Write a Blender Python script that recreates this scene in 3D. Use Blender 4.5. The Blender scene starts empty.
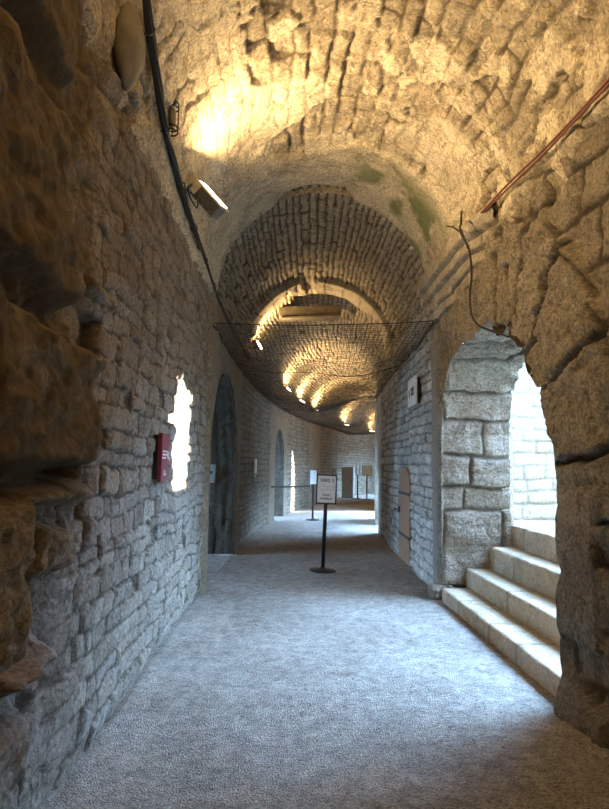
import bpy, math, random
import numpy as np
from mathutils import Vector, Matrix
random.seed(7)
PI = math.pi
scene = bpy.context.scene
COL = scene.collection

# ------------------------------------------------------------------ noise
def _hash(ix, iy, iz, seed):
    h = (ix * 374761393 + iy * 668265263 + iz * 2147483647 + seed * 974634777) & 0xFFFFFFFF
    h = ((h ^ (h >> 13)) * 1274126177) & 0xFFFFFFFF
    h = ((h ^ (h >> 15)) * 2246822519) & 0xFFFFFFFF
    return ((h ^ (h >> 16)) & 0xFFFFFF) / float(0xFFFFFF)

def vnoise(x, y, z=0.0, seed=0):
    x, y, z = np.broadcast_arrays(np.asarray(x, float), np.asarray(y, float), np.asarray(z, float))
    x0 = np.floor(x); y0 = np.floor(y); z0 = np.floor(z)
    fx = x - x0; fy = y - y0; fz = z - z0
    fx = fx*fx*(3-2*fx); fy = fy*fy*(3-2*fy); fz = fz*fz*(3-2*fz)
    ix = x0.astype(np.int64); iy = y0.astype(np.int64); iz = z0.astype(np.int64)
    r = 0
    for dx in (0, 1):
        for dy in (0, 1):
            for dz in (0, 1):
                w = (fx if dx else 1-fx) * (fy if dy else 1-fy) * (fz if dz else 1-fz)
                r = r + w * _hash(ix+dx, iy+dy, iz+dz, seed)
    return r

def fbm(x, y, s, octv=4, seed=0, z=0.0):
    a = 1.0; t = 0; n = 0
    for k in range(octv):
        t = t + a * (vnoise(x*s, y*s, z, seed + k*17) - .5); n += a
        s *= 2.03; a *= .52
    return t / n * 2

def sstep(a, b, x):
    t = np.clip((x - a) / (b - a), 0, 1)
    return t*t*(3-2*t)

# ------------------------------------------------------------------ masonry pattern
class Masonry:
    """courses of irregular blocks; u along the course, v across the courses"""
    def __init__(s, seed, u, v, rh, bw, warp=.02, rows=None):
        r = random.Random(seed)
        s.seed = seed; s.warp = warp
        s.vb = [v[0]]
        if rows:
            for h in rows: s.vb.append(s.vb[-1] + h)
        while s.vb[-1] < v[1]: s.vb.append(s.vb[-1] + r.uniform(*rh))
        s.vb = np.array(s.vb)
        s.j = []
        for k in range(len(s.vb) - 1):
            b = [u[0] - r.uniform(0, bw[1])]
            while b[-1] < u[1]: b.append(b[-1] + r.uniform(*bw))
            s.j.append(np.array(b))
    def eval(s, u, v):
        w = s.warp
        vv = v + w*fbm(u, v, 1.6, 3, s.seed+5) * 2 + w*.35*fbm(u, v, 9, 2, s.seed+6)
        uu = u + w*fbm(u, v, 2.6, 3, s.seed+9) * 2
        k = np.clip(np.searchsorted(s.vb, vv, 'right') - 1, 0, len(s.vb) - 2)
        dv = np.minimum(vv - s.vb[k], s.vb[k+1] - vv)
        du = np.zeros_like(vv); bi = np.zeros(vv.shape, np.int64); cu = np.zeros_like(vv)
        for r in np.unique(k):
            m = k == r; b = s.j[r]
            q = np.clip(np.searchsorted(b, uu[m], 'right') - 1, 0, len(b) - 2)
            du[m] = np.minimum(uu[m] - b[q], b[q+1] - uu[m]); bi[m] = q
            cu[m] = (uu[m] - b[q]) / (b[q+1] - b[q]) - .5
        cv = (vv - s.vb[k]) / (s.vb[k+1] - s.vb[k]) - .5
        d = np.minimum(du, dv)
        rr = .03
        corner = rr - np.hypot(np.clip(rr - du, 0, rr), np.clip(rr - dv, 0, rr))
        d = np.minimum(d, np.maximum(corner, 0))
        r1 = _hash(bi, k, 0*k, s.seed + 31); r2 = _hash(bi, k, 0*k, s.seed + 57)
        return d, r1, r2, cu, cv, _hash(bi, k, 0*k, s.seed + 77)

def stone_h(mas, u, v, jw=.010, bev=.02, jd=.03, amp=.025, rough=.012, miss=.0, pit=.0, missd=.07, tilt=.02):
    d, r1, r2, cu, cv, r3 = mas.eval(u, v)
    d = d + .006 * fbm(u, v, 22, 2, mas.seed + 3)
    prof = sstep(jw*.5, jw*.5 + bev, d)
    h = -jd*(1 - prof) + prof*(amp*(r1 - .5)*2 + tilt*((r2-.5)*cu + (r3-.5)*cv)*2)
    h = h + rough*fbm(u, v, 7, 5, mas.seed + 90)
    if miss > 0: h = np.where(r2 < miss, h - missd*prof, h)
    if pit > 0: h = h - pit*sstep(.55, .9, vnoise(u*26, v*26, 0, mas.seed+44) )
    return h, r3, 1 - sstep(jw*.4, jw*.5 + bev*.55, d)

# ------------------------------------------------------------------ materials
def nt(name):
    m = bpy.data.materials.new(name); m.use_nodes = True
    t = m.node_tree; b = t.nodes['Principled BSDF']
    return m, t, b

def node(t, kind, **kw):
    n = t.nodes.new(kind)
    for k, v in kw.items():
        if k.startswith('in_'): n.inputs[k[3:].replace('_', ' ')].default_value = v
        else: setattr(n, k, v)
    return n

def ramp(t, src, stops):
    r = t.nodes.new('ShaderNodeValToRGB'); e = r.color_ramp.elements
    while len(e) < len(stops): e.new(.5)
    for q, (p, c) in zip(e, stops): q.position = p; q.color = (*c, 1) if len(c) == 3 else c
    t.links.new(src, r.inputs[0]); return r.outputs[0]

def mixc(t, fac, a, b, mode='MIX'):
    n = t.nodes.new('ShaderNodeMix'); n.data_type = 'RGBA'; n.blend_type = mode
    for sock, val in ((n.inputs[0], fac), (n.inputs[6], a), (n.inputs[7], b)):
        if isinstance(val, bpy.types.NodeSocket): t.links.new(val, sock)
        elif isinstance(val, (int, float)): sock.default_value = val
        else: sock.default_value = (*val, 1)
    return n.outputs[2]

def tex(t, vec, scale, detail=4, rough=.6, dist=0.0):
    n = node(t, 'ShaderNodeTexNoise'); n.inputs['Scale'].default_value = scale
    n.inputs['Detail'].default_value = detail; n.inputs['Roughness'].default_value = rough
    n.inputs['Distortion'].default_value = dist
    t.links.new(vec, n.inputs['Vector']); return n.outputs['Fac']

def stone_mat(name, cols, joint, stain, stain2, bump=.5, fine=1.0, extra=None, contrast=1.0):
    """cols: ramp over the per-stone tone; joint: mortar colour; stain/stain2: large discolorations"""
    m, t, b = nt(name)
    co = node(t, 'ShaderNodeTexCoord').outputs['Object']
    at = node(t, 'ShaderNodeAttribute', attribute_name='tone').outputs['Fac']
    aj = node(t, 'ShaderNodeAttribute', attribute_name='joint').outputs['Fac']
    ax = node(t, 'ShaderNodeAttribute', attribute_name='extra').outputs['Fac']
    n = len(cols)
    c = ramp(t, at, [(i/(n-1), q) for i, q in enumerate(cols)])
    big = tex(t, co, 1.3, 5, .62, .6)
    c = mixc(t, ramp(t, big, [(.42, (0, 0, 0)), (.66, (.85, .85, .85))]), c, stain)
    mid = tex(t, co, 5.5, 6, .68, .9)
    c = mixc(t, ramp(t, mid, [(.50, (0, 0, 0)), (.68, (.8, .8, .8))]), c, stain2)
    fn = tex(t, co, 45*fine, 6, .7)
    lo = 1 - .62*contrast; hi = 1 + .45*contrast
    c = mixc(t, 1.0, c, ramp(t, fn, [(.3, (lo, lo, lo)), (.7, (hi, hi, hi))]), 'MULTIPLY')
    ck = ramp(t, tex(t, co, 2.4, 7, .6, 1.2), [(.485, (0, 0, 0)), (.5, (.75, .75, .75)), (.515, (0, 0, 0))])
    ck2 = ramp(t, tex(t, co, 16*fine, 7, .75, .6), [(.30, (.7, .7, .7)), (.42, (0, 0, 0))])
    c = mixc(t, ck2, c, joint); c = mixc(t, ck, c, joint)
    c = mixc(t, aj, c, joint)
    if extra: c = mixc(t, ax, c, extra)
    t.links.new(c, b.inputs['Base Color'])
    b.inputs['Roughness'].default_value = .9
    b.inputs['Specular IOR Level'].default_value = .2
    v = node(t, 'ShaderNodeTexVoronoi'); v.inputs['Scale'].default_value = 30*fine
    t.links.new(co, v.inputs['Vector'])
    s = node(t, 'ShaderNodeMath', operation='MULTIPLY_ADD')
    v2 = node(t, 'ShaderNodeMath', operation='MULTIPLY'); t.links.new(v.outputs['Distance'], v2.inputs[0]); v2.inputs[1].default_value = .35
    t.links.new(tex(t, co, 11*fine, 10, .74, .5), s.inputs[0]); s.inputs[1].default_value = 2.6
    t.links.new(v2.outputs[0], s.inputs[2])
    bp = node(t, 'ShaderNodeBump'); bp.inputs['Strength'].default_value = bump; bp.inputs['Distance'].default_value = .02
    t.links.new(s.outputs[0], bp.inputs['Height']); t.links.new(bp.outputs[0], b.inputs['Normal'])
    return m

def flat_mat(name, col, rough=.5, metal=0.0, noise=.15, scale=30, emit=None, estr=0, bump=0):
    m, t, b = nt(name)
    co = node(t, 'ShaderNodeTexCoord').outputs['Object']
    f = tex(t, co, scale, 4, .6)
    c = mixc(t, 1.0, col, ramp(t, f, [(.3, (1-noise,)*3), (.7, (1+noise,)*3)]), 'MULTIPLY')
    t.links.new(c, b.inputs['Base Color'])
    b.inputs['Roughness'].default_value = rough; b.inputs['Metallic'].default_value = metal
    if emit: b.inputs['Emission Color'].default_value = (*emit, 1); b.inputs['Emission Strength'].default_value = estr
    if bump:
        bp = node(t, 'ShaderNodeBump'); bp.inputs['Strength'].default_value = bump; bp.inputs['Distance'].default_value = .01
        t.links.new(f, bp.inputs['Height']); t.links.new(bp.outputs[0], b.inputs['Normal'])
    return m

M = {}
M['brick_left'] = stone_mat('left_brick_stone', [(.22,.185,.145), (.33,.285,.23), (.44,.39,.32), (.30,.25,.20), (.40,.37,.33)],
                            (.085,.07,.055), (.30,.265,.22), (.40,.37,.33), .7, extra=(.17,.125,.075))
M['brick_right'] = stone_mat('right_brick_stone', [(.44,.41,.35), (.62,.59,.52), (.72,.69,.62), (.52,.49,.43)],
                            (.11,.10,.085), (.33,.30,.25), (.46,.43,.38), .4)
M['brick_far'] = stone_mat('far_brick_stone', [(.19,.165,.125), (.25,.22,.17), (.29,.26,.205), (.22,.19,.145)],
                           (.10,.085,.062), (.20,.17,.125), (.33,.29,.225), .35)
M['vault'] = stone_mat('vault_plaster_stone', [(.30,.25,.18), (.40,.34,.25), (.34,.28,.20), (.46,.39,.28), (.36,.31,.23), (.74,.65,.48)],
                       (.09,.07,.048), (.33,.28,.205), (.74,.64,.46), .6, extra=(.11,.14,.055))
M['vault_brick'] = stone_mat('vault_brick_stone', [(.30,.25,.18), (.42,.35,.25), (.50,.42,.31), (.34,.28,.20)],
                             (.06,.048,.033), (.34,.28,.20), (.44,.37,.27), .4, extra=(.50,.42,.30))
M['pier'] = stone_mat('rough_pier_limestone', [(.25,.215,.165), (.34,.295,.23), (.29,.25,.19), (.38,.335,.265)],
                      (.07,.055,.04), (.24,.205,.155), (.42,.37,.29), 1.0, extra=(.30,.28,.25))
M['jamb'] = stone_mat('jamb_ashlar_limestone', [(.33,.28,.22), (.40,.345,.28), (.36,.31,.25), (.44,.39,.33)],
                      (.12,.10,.075), (.27,.225,.175), (.50,.46,.41), .9)
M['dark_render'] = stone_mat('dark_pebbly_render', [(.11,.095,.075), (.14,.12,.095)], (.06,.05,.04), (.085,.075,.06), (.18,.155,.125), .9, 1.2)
M['white_wall'] = stone_mat('pale_courtyard_stone', [(.62,.56,.47), (.74,.69,.60), (.68,.60,.48), (.78,.74,.67)],
                            (.36,.31,.25), (.66,.60,.51), (.78,.75,.70), .35)
M['plaster'] = stone_mat('old_plaster', [(.26,.215,.155), (.26,.215,.155)], (.14,.115,.085), (.19,.155,.11), (.33,.28,.205), .25, .6, contrast=.6)
M['step'] = stone_mat('step_limestone', [(.46,.39,.29), (.54,.465,.36), (.50,.425,.32)], (.2,.165,.12), (.40,.335,.24), (.58,.52,.42), .15, 1.2, contrast=.5)
M['cornice'] = stone_mat('cornice_stone', [(.38,.33,.26), (.38,.33,.26)], (.15,.12,.09), (.24,.21,.16), (.56,.51,.42), .5, .7, contrast=.6)

def gravel_mat():
    m, t, b = nt('packed_gravel_floor')
    co = node(t, 'ShaderNodeTexCoord').outputs['Object']
    big = tex(t, co, .9, 5, .6, .5)
    c = ramp(t, big, [(.3, (.34,.315,.28)), (.7, (.50,.475,.435))])
    v = node(t, 'ShaderNodeTexVoronoi'); v.inputs['Scale'].default_value = 95; t.links.new(co, v.inputs['Vector'])
    sp = node(t, 'ShaderNodeSeparateColor'); t.links.new(v.outputs['Color'], sp.inputs[0])
    c = mixc(t, 1.0, c, ramp(t, sp.outputs[0], [(0, (.5,.49,.48)), (.25, (.85,.85,.85)), (.75, (1.0,1.0,1.0)), (1, (1.25,1.25,1.25))]), 'MULTIPLY')
    fn = tex(t, co, 120, 5, .7)
    c = mixc(t, 1.0, c, ramp(t, fn, [(.35, (.6,.6,.6)), (.65, (1.3,1.3,1.3))]), 'MULTIPLY')
    md = tex(t, co, 9, 6, .7, .3)
    c = mixc(t, 1.0, c, ramp(t, md, [(.35, (.7,.7,.7)), (.65, (1.18,1.18,1.18))]), 'MULTIPLY')
    t.links.new(c, b.inputs['Base Color']); b.inputs['Roughness'].default_value = .95
    b.inputs['Specular IOR Level'].default_value = .15
    s = node(t, 'ShaderNodeMath', operation='MULTIPLY_ADD')
    t.links.new(v.outputs['Distance'], s.inputs[0]); s.inputs[1].default_value = -.8; t.links.new(tex(t, co, 60, 6, .7), s.inputs[2])
    bp = node(t, 'ShaderNodeBump'); bp.inputs['Strength'].default_value = .9; bp.inputs['Distance'].default_value = .015
    t.links.new(s.outputs[0], bp.inputs['Height']); t.links.new(bp.outputs[0], b.inputs['Normal'])
    return m
M['gravel'] = gravel_mat()

def wood_mat():
    m, t, b = nt('weathered_door_wood')
    co = node(t, 'ShaderNodeTexCoord').outputs['Object']
    mp = node(t, 'ShaderNodeMapping'); mp.inputs['Scale'].default_value = (8, 8, .6); t.links.new(co, mp.inputs[0])
    f = tex(t, mp.outputs[0], 6, 6, .65, .5)
    t.links.new(ramp(t, f, [(.3, (.24,.125,.07)), (.7, (.42,.25,.15))]), b.inputs['Base Color'])
    b.inputs['Roughness'].default_value = .7; return m
M['wood'] = wood_mat()
M['black_metal'] = flat_mat('black_painted_metal', (.02,.02,.023), .4, .3)
M['cable'] = flat_mat('black_cable_rubber', (.018,.016,.015), .6)
M['net'] = flat_mat('black_netting_cord', (.03,.027,.022), .8)
M['red_cable'] = flat_mat('red_brown_cable', (.16,.055,.035), .6)
M['grey_metal'] = flat_mat('grey_fixture_metal', (.13,.125,.115), .5, .2)
M['beige_metal'] = flat_mat('beige_fixture_trim', (.62,.56,.45), .5)
M['light_grey'] = flat_mat('light_grey_plastic', (.42,.42,.42), .5)
M['white_panel'] = flat_mat('white_sign_panel', (.78,.78,.76), .4, noise=.03)
M['sign_grey'] = flat_mat('pale_grey_sign_sheet', (.85,.84,.83), .4, noise=.03)
M['sign_ink'] = flat_mat('dark_grey_sign_ink', (.05,.05,.055), .6)
M['white_ink'] = flat_mat('white_sign_ink', (.85,.85,.85), .6)
M['maroon'] = flat_mat('maroon_sign_panel', (.22,.025,.045), .4, noise=.05)
M['edge_blue'] = flat_mat('pale_blue_sign_edge', (.45,.62,.72), .4, noise=.05)
M['mortar'] = flat_mat('smooth_grey_mortar', (.22,.20,.165), .85, noise=.25, scale=9, bump=.3)
M['glass_lit'] = flat_mat('lit_lamp_glass', (.9,.8,.6), .3, emit=(1,.72,.40), estr=14)
M['strip_lit'] = flat_mat('lit_led_strip', (.9,.8,.6), .3, emit=(1,.80,.52), estr=22)
M['cabinet'] = flat_mat('grey_cabinet_paint', (.34,.37,.37), .45, .1)
M['dark_iron'] = flat_mat('dark_iron', (.05,.045,.04), .6, .5)
M['dark_slab'] = stone_mat('dark_smoked_slab', [(.14,.115,.085), (.14,.115,.085)], (.1,.08,.06), (.10,.085,.06), (.2,.165,.12), .3, .7)

# ------------------------------------------------------------------ object helpers
def link(o, parent=None):
    COL.objects.link(o)
    if parent: o.parent = parent
    return o

def np_mesh(name, P, F, mats, attrs=None, smooth=True, parent=None, fm=None):
    me = bpy.data.meshes.new(name)
    P = np.asarray(P, np.float32); F = np.asarray(F, np.int32)
    me.vertices.add(len(P)); me.vertices.foreach_set('co', P.ravel())
    k = F.shape[1]
    me.loops.add(F.size); me.loops.foreach_set('vertex_index', F.ravel())
    me.polygons.add(len(F)); me.polygons.foreach_set('loop_start', np.arange(0, F.size, k, dtype=np.int32))
    try: me.polygons.foreach_set('loop_total', np.full(len(F), k, np.int32))
    except Exception: pass
    me.polygons.foreach_set('use_smooth', np.full(len(F), smooth, bool))
    me.update(calc_edges=True)
    for n, a in (attrs or {}).items():
        at = me.attributes.new(n, 'FLOAT', 'POINT'); at.data.foreach_set('value', np.asarray(a, np.float32).ravel())
    for q in (mats if isinstance(mats, list) else [mats]): me.materials.append(q)
    if fm is not None: me.polygons.foreach_set('material_index', np.asarray(fm, np.int32))
    me.validate()
    return link(bpy.data.objects.new(name, me), parent)

def struct(o): o['kind'] = 'structure'; return o

def axis(*seg):
    """axis((a,b,step), ...)"""
    out = []
    for a, b, s in seg:
        n = max(1, int(round((b - a) / s))); out.append(np.linspace(a, b, n + 1)[:-1])
    return np.append(np.concatenate(out), seg[-1][1])

def grid(name, U, V, hfun, pos, mats, hole=None, flip=False, extra=None, sel=None):
    """U x V grid surface; hole = list of openings (objects with sd/snap)"""
    uu, vv = np.meshgrid(U, V, indexing='ij')
    u = uu.ravel().copy(); v = vv.ravel().copy()
    nu, nv = len(U), len(V)
    idx = np.arange(nu*nv).reshape(nu, nv)
    F = np.stack([idx[:-1, :-1], idx[1:, :-1], idx[1:, 1:], idx[:-1, 1:]], -1).reshape(-1, 4)
    if hole:
        for hl in hole:
            cu = u[F].mean(1); cv = v[F].mean(1)
            ins = hl.sd(cu, cv) < 0
            kept = np.zeros(len(u), bool); kept[F[~ins].ravel()] = True
            rem = np.zeros(len(u), bool); rem[F[ins].ravel()] = True
            b = kept & rem
            u[b], v[b] = hl.snap(u[b], v[b])
            F = F[~ins]
    h, tone, joint = hfun(u, v)
    if hole:
        for hl in hole:                                   # keep the rim of an opening on its own surface
            w = sstep(0, .05, hl.sd(u, v)); h = h*w
    P = np.stack(pos(u, v, h), -1)
    if flip: F = F[:, ::-1]
    used = np.unique(F); rm = np.full(len(u), -1); rm[used] = np.arange(len(used))
    ex = extra(u, v) if extra else np.zeros_like(u)
    fm = sel(u[F].mean(1), v[F].mean(1)) if sel else None
    return np_mesh(name, P[used], rm[F], mats, dict(tone=tone[used], joint=joint[used], extra=ex[used]), fm=fm)

def off(y): return .00019 * np.maximum(y, 0)**3
XL, XR, ZS = -.95, 1.84, 3.6
CX = (XL + XR)/2; RV = (XR - XL)/2

class Arch:
    """arched opening in a wall: centre yc, half width R, springing zs; path s runs up, over and down"""
    def __init__(s, yc, R, zs, seed=0, bump=.0, cell=.35, rise=1.0, sq=0):
        s.sq = sq
        s.yc, s.R, s.zs, s.seed, s.b, s.cell, s.rise = yc, R, zs, seed, bump, cell, rise
        s.L = 2*zs + PI*R
    def rad(s, t):
        if s.b == 0: return s.R + 0*t
        bb = s.b*(1 - .7*sstep(.45*s.L, .55*s.L, t))
        k = t / s.cell; f = k - np.floor(k)
        scal = np.sqrt(np.clip(1 - (2*f - 1)**2, 0, 1))               # each stone bulges into the opening
        amp = .3 + _hash(np.floor(k).astype(np.int64), 0*np.floor(k).astype(np.int64), 0*np.floor(k).astype(np.int64), s.seed)
        return s.R + bb*(.75 - scal*amp*1.2) + .5*bb*fbm(t, 0*t, 5, 3, s.seed+3)
    def q(s, th):                                   # squarer shoulder on the far side
        if not s.sq: return 1.0
        n = 2 + s.sq*sstep(1.5, 2.2, th)
        return (np.abs(np.cos(th))**n + np.abs(np.sin(th))**n)**(1/n)
    def st(s, u, v):
        vv = v - s.zs
        th = np.arctan2(np.maximum(vv, 0)/s.rise, -(u - s.yc))
        up = vv < 0
        t = np.where(up, np.where(u < s.yc, v, s.L - v), s.zs + s.R*th)
        r = np.where(up, np.abs(u - s.yc), np.hypot(u - s.yc, np.maximum(vv, 0)/s.rise)*s.q(th))
        return t, r
    def sd(s, u, v):
        t, r = s.st(u, v); return r - s.rad(t)
    def pt(s, t, r):
        th = np.clip((t - s.zs)/s.R, 0, PI)
        r = r/s.q(th); u = s.yc - r*np.cos(th)
        v = np.where(t < s.zs, t, np.where(t > s.zs + PI*s.R, s.L - t, s.zs + s.rise*r*np.sin(th)))
        return u, v
    def snap(s, u, v):
        t, r = s.st(u, v); uu, vv = s.pt(t, s.rad(t)); return uu, vv

def intrados(name, A, side, x0, x1, hfun, mats, ds=.016, dx=.016, y_off=None):
    """inner surface of an arched passage from the wall plane x0 outwards to x1"""
    S = axis((0, A.L, ds)); D = axis((0, abs(x1 - x0), dx))
    o0 = off(A.yc)
    def pos(s, d, h):
        r = A.rad(s) - h*sstep(0, .04, d)
        u, v = A.pt(s, r)
        y = u; x = off(y) + x0 + side*d
        return x, y, v
    return struct(grid(name, S, D, hfun, pos, mats, flip=(side < 0)))

# ================================================================== THE GALLERY
# ---- openings
A_stair = Arch(5.5, 1.5, 1.3, 11, .09, .42, sq=1.6)
A_r2 = Arch(14.7, .95, 1.1, 12, .02)
A_r3 = Arch(18.9, 1.5, 1.35, 13, .03)
A_r4 = Arch(28.6, 1.9, 1.2, 14, .03)
A_l1 = Arch(8.8, 1.4, 1.6, 15, .0, rise=.85)
A_l2 = Arch(17.0, .75, 1.5, 16, .0, rise=1.3)

# ---- left wall, near part
m1 = Masonry(1, (-4, 9), (-.1, 3.9), (.085, .16), (.12, .40), .04)
m1b = Masonry(2, (-4, 4), (-.1, 3.9), (.30, .62), (.4, .9), .06)
BL = [  # y0, y1, z0, z1, protrusion : the big ruined blocks and holes at the near end
    (1.75, 2.86, 1.43, 2.04, .11), (2.05, 2.98, 1.29, 1.41, .09), (1.7, 2.14, .80, 1.38, .13),
    (2.32, 2.72, 1.02, 1.27, .07), (1.5, 2.62, 2.14, 2.9, .08), (2.14, 2.60, .66, .78, .08), (2.0, 2.45, .28, .60, .05),
    (2.80, 3.35, 2.30, 2.42, .05), (1.4, 2.5, 3.05, 3.7, .07), (.3, 1.7, .9, 2.2, .12), (0, 1.6, 0, .85, .08)]
HL = [(2.50, 2.99, 1.41, 1.47, -.20), (2.16, 2.34, .92, 1.16, -.25), (2.12, 2.36, .78, .92, -.20), (2.0, 2.22, .60, .70, -.18),
      (2.90, 3.14, 1.95, 2.24, -.10), (2.70, 2.84, 2.26, 2.80, -.14), (2.16, 2.31, 1.16, 1.27, -.14), (3.28, 3.35, .88, 1.08, -.12),
      (3.0, 3.12, 1.62, 1.72, -.08), (2.95, 3.02, 1.22, 1.38, -.07)]
def h_left(u, v):
    h, tn, j = stone_h(m1, u, v, .006, .016, .015, .017, .020, miss=.025, missd=.05, tilt=.016)
    hb, tb, jb = stone_h(m1b, u, v, .02, .05, .08, .05, .05); hb = hb + .018*fbm(u, v, 16, 5, 69) - .010*sstep(.6, .85, vnoise(u*31, v*31, 0, 70))
    w = sstep(3.15, 2.7, u + .25*fbm(u, v, 1.5, 3, 8))
    # the upper part is more eroded
    er = sstep(1.9, 3.0, v) * sstep(5.4, 3.2, u)
    h = h + er*(.03*fbm(u, v, 4, 4, 21))
    h = h*(1-w) + hb*w; tn = tn*(1-w) + tb*w; j = j*(1-w) + jb*w
    uu = u + .05*fbm(u, v, 3, 4, 71); vv = v + .045*fbm(u, v, 3.4, 4, 72)
    for (a, b, c, d, p) in BL:
        e = np.minimum(np.minimum(uu - a, b - uu), np.minimum(vv - c, d - vv))
        k = sstep(-.005, .07, e)
        h = h*(1-k) + k*(p + .045*fbm(u, v, 5, 5, 66 + int(a*10)) + .024*fbm(u, v, 17, 5, 67) - .010*sstep(.6, .85, vnoise(u*30, v*30, 0, 68))); tn = tn*(1-k) + k*((a*7.3) % 1); j = j*(1-k)
    for (a, b, c, d, p) in HL:
        e = np.minimum(np.minimum(uu - a, b - uu), np.minimum(vv - c, d - vv))
        k = sstep(-.01, .025, e); h = h*(1-k) + k*p; j = np.maximum(j, k*.9)
    h = h - .03*sstep(.12, 0, v)
    return h, tn, j
def ex_left(u, v): return sstep(3.1, 2.75, u + .2*fbm(u, v, 1.5, 3, 8))*sstep(1.2, 1.45, v + .1*fbm(u, v, 3, 3, 9))*(.9 - .5*sstep(.1, .4, fbm(u, v, 5, 5, 15))) + .42*sstep(3.0, 3.3, u)*sstep(1.9, 2.8, v + .5*fbm(u, v, 1.2, 4, 16))  # last term paints the warm light's brown cast onto the upper wall
Yn = axis((-3, 1.4, .06), (1.4, 3.4, .013), (3.4, 7.22, .018))
Zn = axis((-.05, 3.62, .0165))
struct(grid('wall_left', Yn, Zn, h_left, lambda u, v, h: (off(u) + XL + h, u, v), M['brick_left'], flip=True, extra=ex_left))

# ---- left wall, plastered bay with arched passage, then brick, further niches
m2 = Masonry(3, (6, 46), (-.1, 3.9), (.10, .15), (.18, .36), .02)
def plast(u):                     # plaster bands on the left wall
    return np.clip(sstep(10.75, 10.65, u) + sstep(15.2, 15.3, u)*sstep(18.3, 18.2, u) + sstep(22, 22.1, u)*sstep(23.8, 23.7, u)
                   + sstep(32, 32.1, u), 0, 1)
def h_left2(u, v):
    h, tn, j = stone_h(m2, u, v, .012, .02, .025, .012, .010)
    p = plast(u)
    hp = .045 + .012*fbm(u, v, 2.5, 4, 5)
    return h*(1-p) + hp*p, tn*(1-p) + .5*p, j*(1-p)
Yf = axis((7.18, 7.2, .02), (7.2, 12.5, .025), (12.5, 20, .04), (20, 46, .09)); Zf = axis((-.05, 3.66, .03))
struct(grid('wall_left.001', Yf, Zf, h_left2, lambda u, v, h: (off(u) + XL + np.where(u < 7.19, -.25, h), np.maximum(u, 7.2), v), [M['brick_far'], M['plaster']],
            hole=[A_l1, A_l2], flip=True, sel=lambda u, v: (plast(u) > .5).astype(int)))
# little return where the plaster starts proud of the brick
mI = Masonry(5, (-1, 12), (-.1, 8), (.10, .16), (.2, .4), .02)
def h_pass(s, d): h, tn, j = stone_h(mI, s, d, .012, .03, .02, .012, .03); return h, tn*.6, j*.4
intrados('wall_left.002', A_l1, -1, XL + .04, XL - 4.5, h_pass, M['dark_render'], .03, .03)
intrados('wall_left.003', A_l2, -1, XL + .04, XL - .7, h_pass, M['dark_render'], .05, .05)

# ---- right wall near: rough ashlar and radial arch stones
m3 = Masonry(21, (-4, 8), (-.1, 3.9), (.28, .42), (.35, .75), .045)
m3r = Masonry(22, (-1, 9), (0, 9), (.75, .95), (.36, .50), .05)      # u = along the arch, v = radial
def h_right(u, v):
    h, tn, j = stone_h(m3, u, v, .02, .05, .05, .04, .04, miss=.06, missd=.04, tilt=.04)
    t, r = A_stair.st(u, v)
    d, r1, r2, cu, cv, r3 = m3r.eval(t + .05*fbm(u, v, 2.2, 4, 48), r - A_stair.R + .08*_hash((t/.42).astype(np.int64), 0*(t/.42).astype(np.int64), 0*(t/.42).astype(np.int64), 4))
    prof = sstep(.004, .035, d + .008*fbm(u, v, 14, 3, 49))
    hr = -.06*(1-prof) + prof*(.03 + .05*(r1-.5)) + .035*fbm(u, v, 4.5, 6, 35) + .022*fbm(u, v, 16, 5, 36) - .02*sstep(.62, .85, vnoise(u*24, v*24, 0, 43))
    w = sstep(.95, .88, r - A_stair.R + .12*fbm(u, v, 2, 3, 37)) * sstep(1.0, 1.15, v)
    h = h*(1-w) + hr*w; tn = tn*(1-w) + r3*w; j = j*(1-w) + (1-prof)*w
    # upright stone of the near pier and its broken foot
    e = np.minimum(np.minimum(u - 3.45, 3.99 - u), np.minimum(v - .42, 1.36 - v))
    k = sstep(-.01, .06, e); h = h*(1-k) + k*(.02 + .03*fbm(u, v, 4, 5, 38)); j = j*(1-k)
    e = np.minimum(np.minimum(u - 3.3, 4.02 - u), .22 + .10*fbm(u, v, 4, 2, 41) - v)
    k = sstep(-.01, .10, e); h = h*(1-k) + k*(.07 + .07*fbm(u, v, 5, 5, 39)); j = j*(1-k)
    # putlog hole and a few sockets near the springing
    for (a, b, c, d2, p) in [(3.82, 4.08, 3.36, 3.60, -.22), (4.72, 4.84, 3.05, 3.18, -.14), (5.0, 5.12, 3.30, 3.4, -.1), (4.05, 4.12, 2.75, 2.86, -.1),
                             (4.55, 4.62, 2.7, 2.95, -.08)]:
        uu = u + .03*fbm(u, v, 6, 3, 81); vv = v + .03*fbm(u, v, 6, 3, 82)
        e = np.minimum(np.minimum(uu - a, b - uu), np.minimum(vv - c, d2 - vv)); k = sstep(-.01, .02, e)
        h = h*(1-k) + k*p; j = np.maximum(j, k)
    # smooth mortar round the far pier
    k = sstep(6.95, 7.1, u + .08*fbm(u, v, 3, 2, 50)) * sstep(3.2, 2.6, v)
    h = h*(1-k*.8) + .02*k; j = j*(1-.7*k)
    return h, tn, j
Yr = axis((-3, 2.8, .06), (2.8, 7.42, .016)); Zr = axis((-.05, 3.62, .016))
def pos_r(u, v, h): h = np.where(u > 7.41, -.2, h); return off(u) + XR - h, u, v
def ex_r(u, v): return sstep(7.12, 7.22, u + .05*fbm(u, v, 4, 3, 61))*.8
struct(grid('wall_right', Yr, Zr, h_right, pos_r, M['pier'], hole=[A_stair], extra=ex_r))

rowsJ = [.12, .90, .27, .33, .36, .30, .42, .42, .42, .42, .42, .42, .42, .42, .42, .42, .45, .40, .5]
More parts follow.
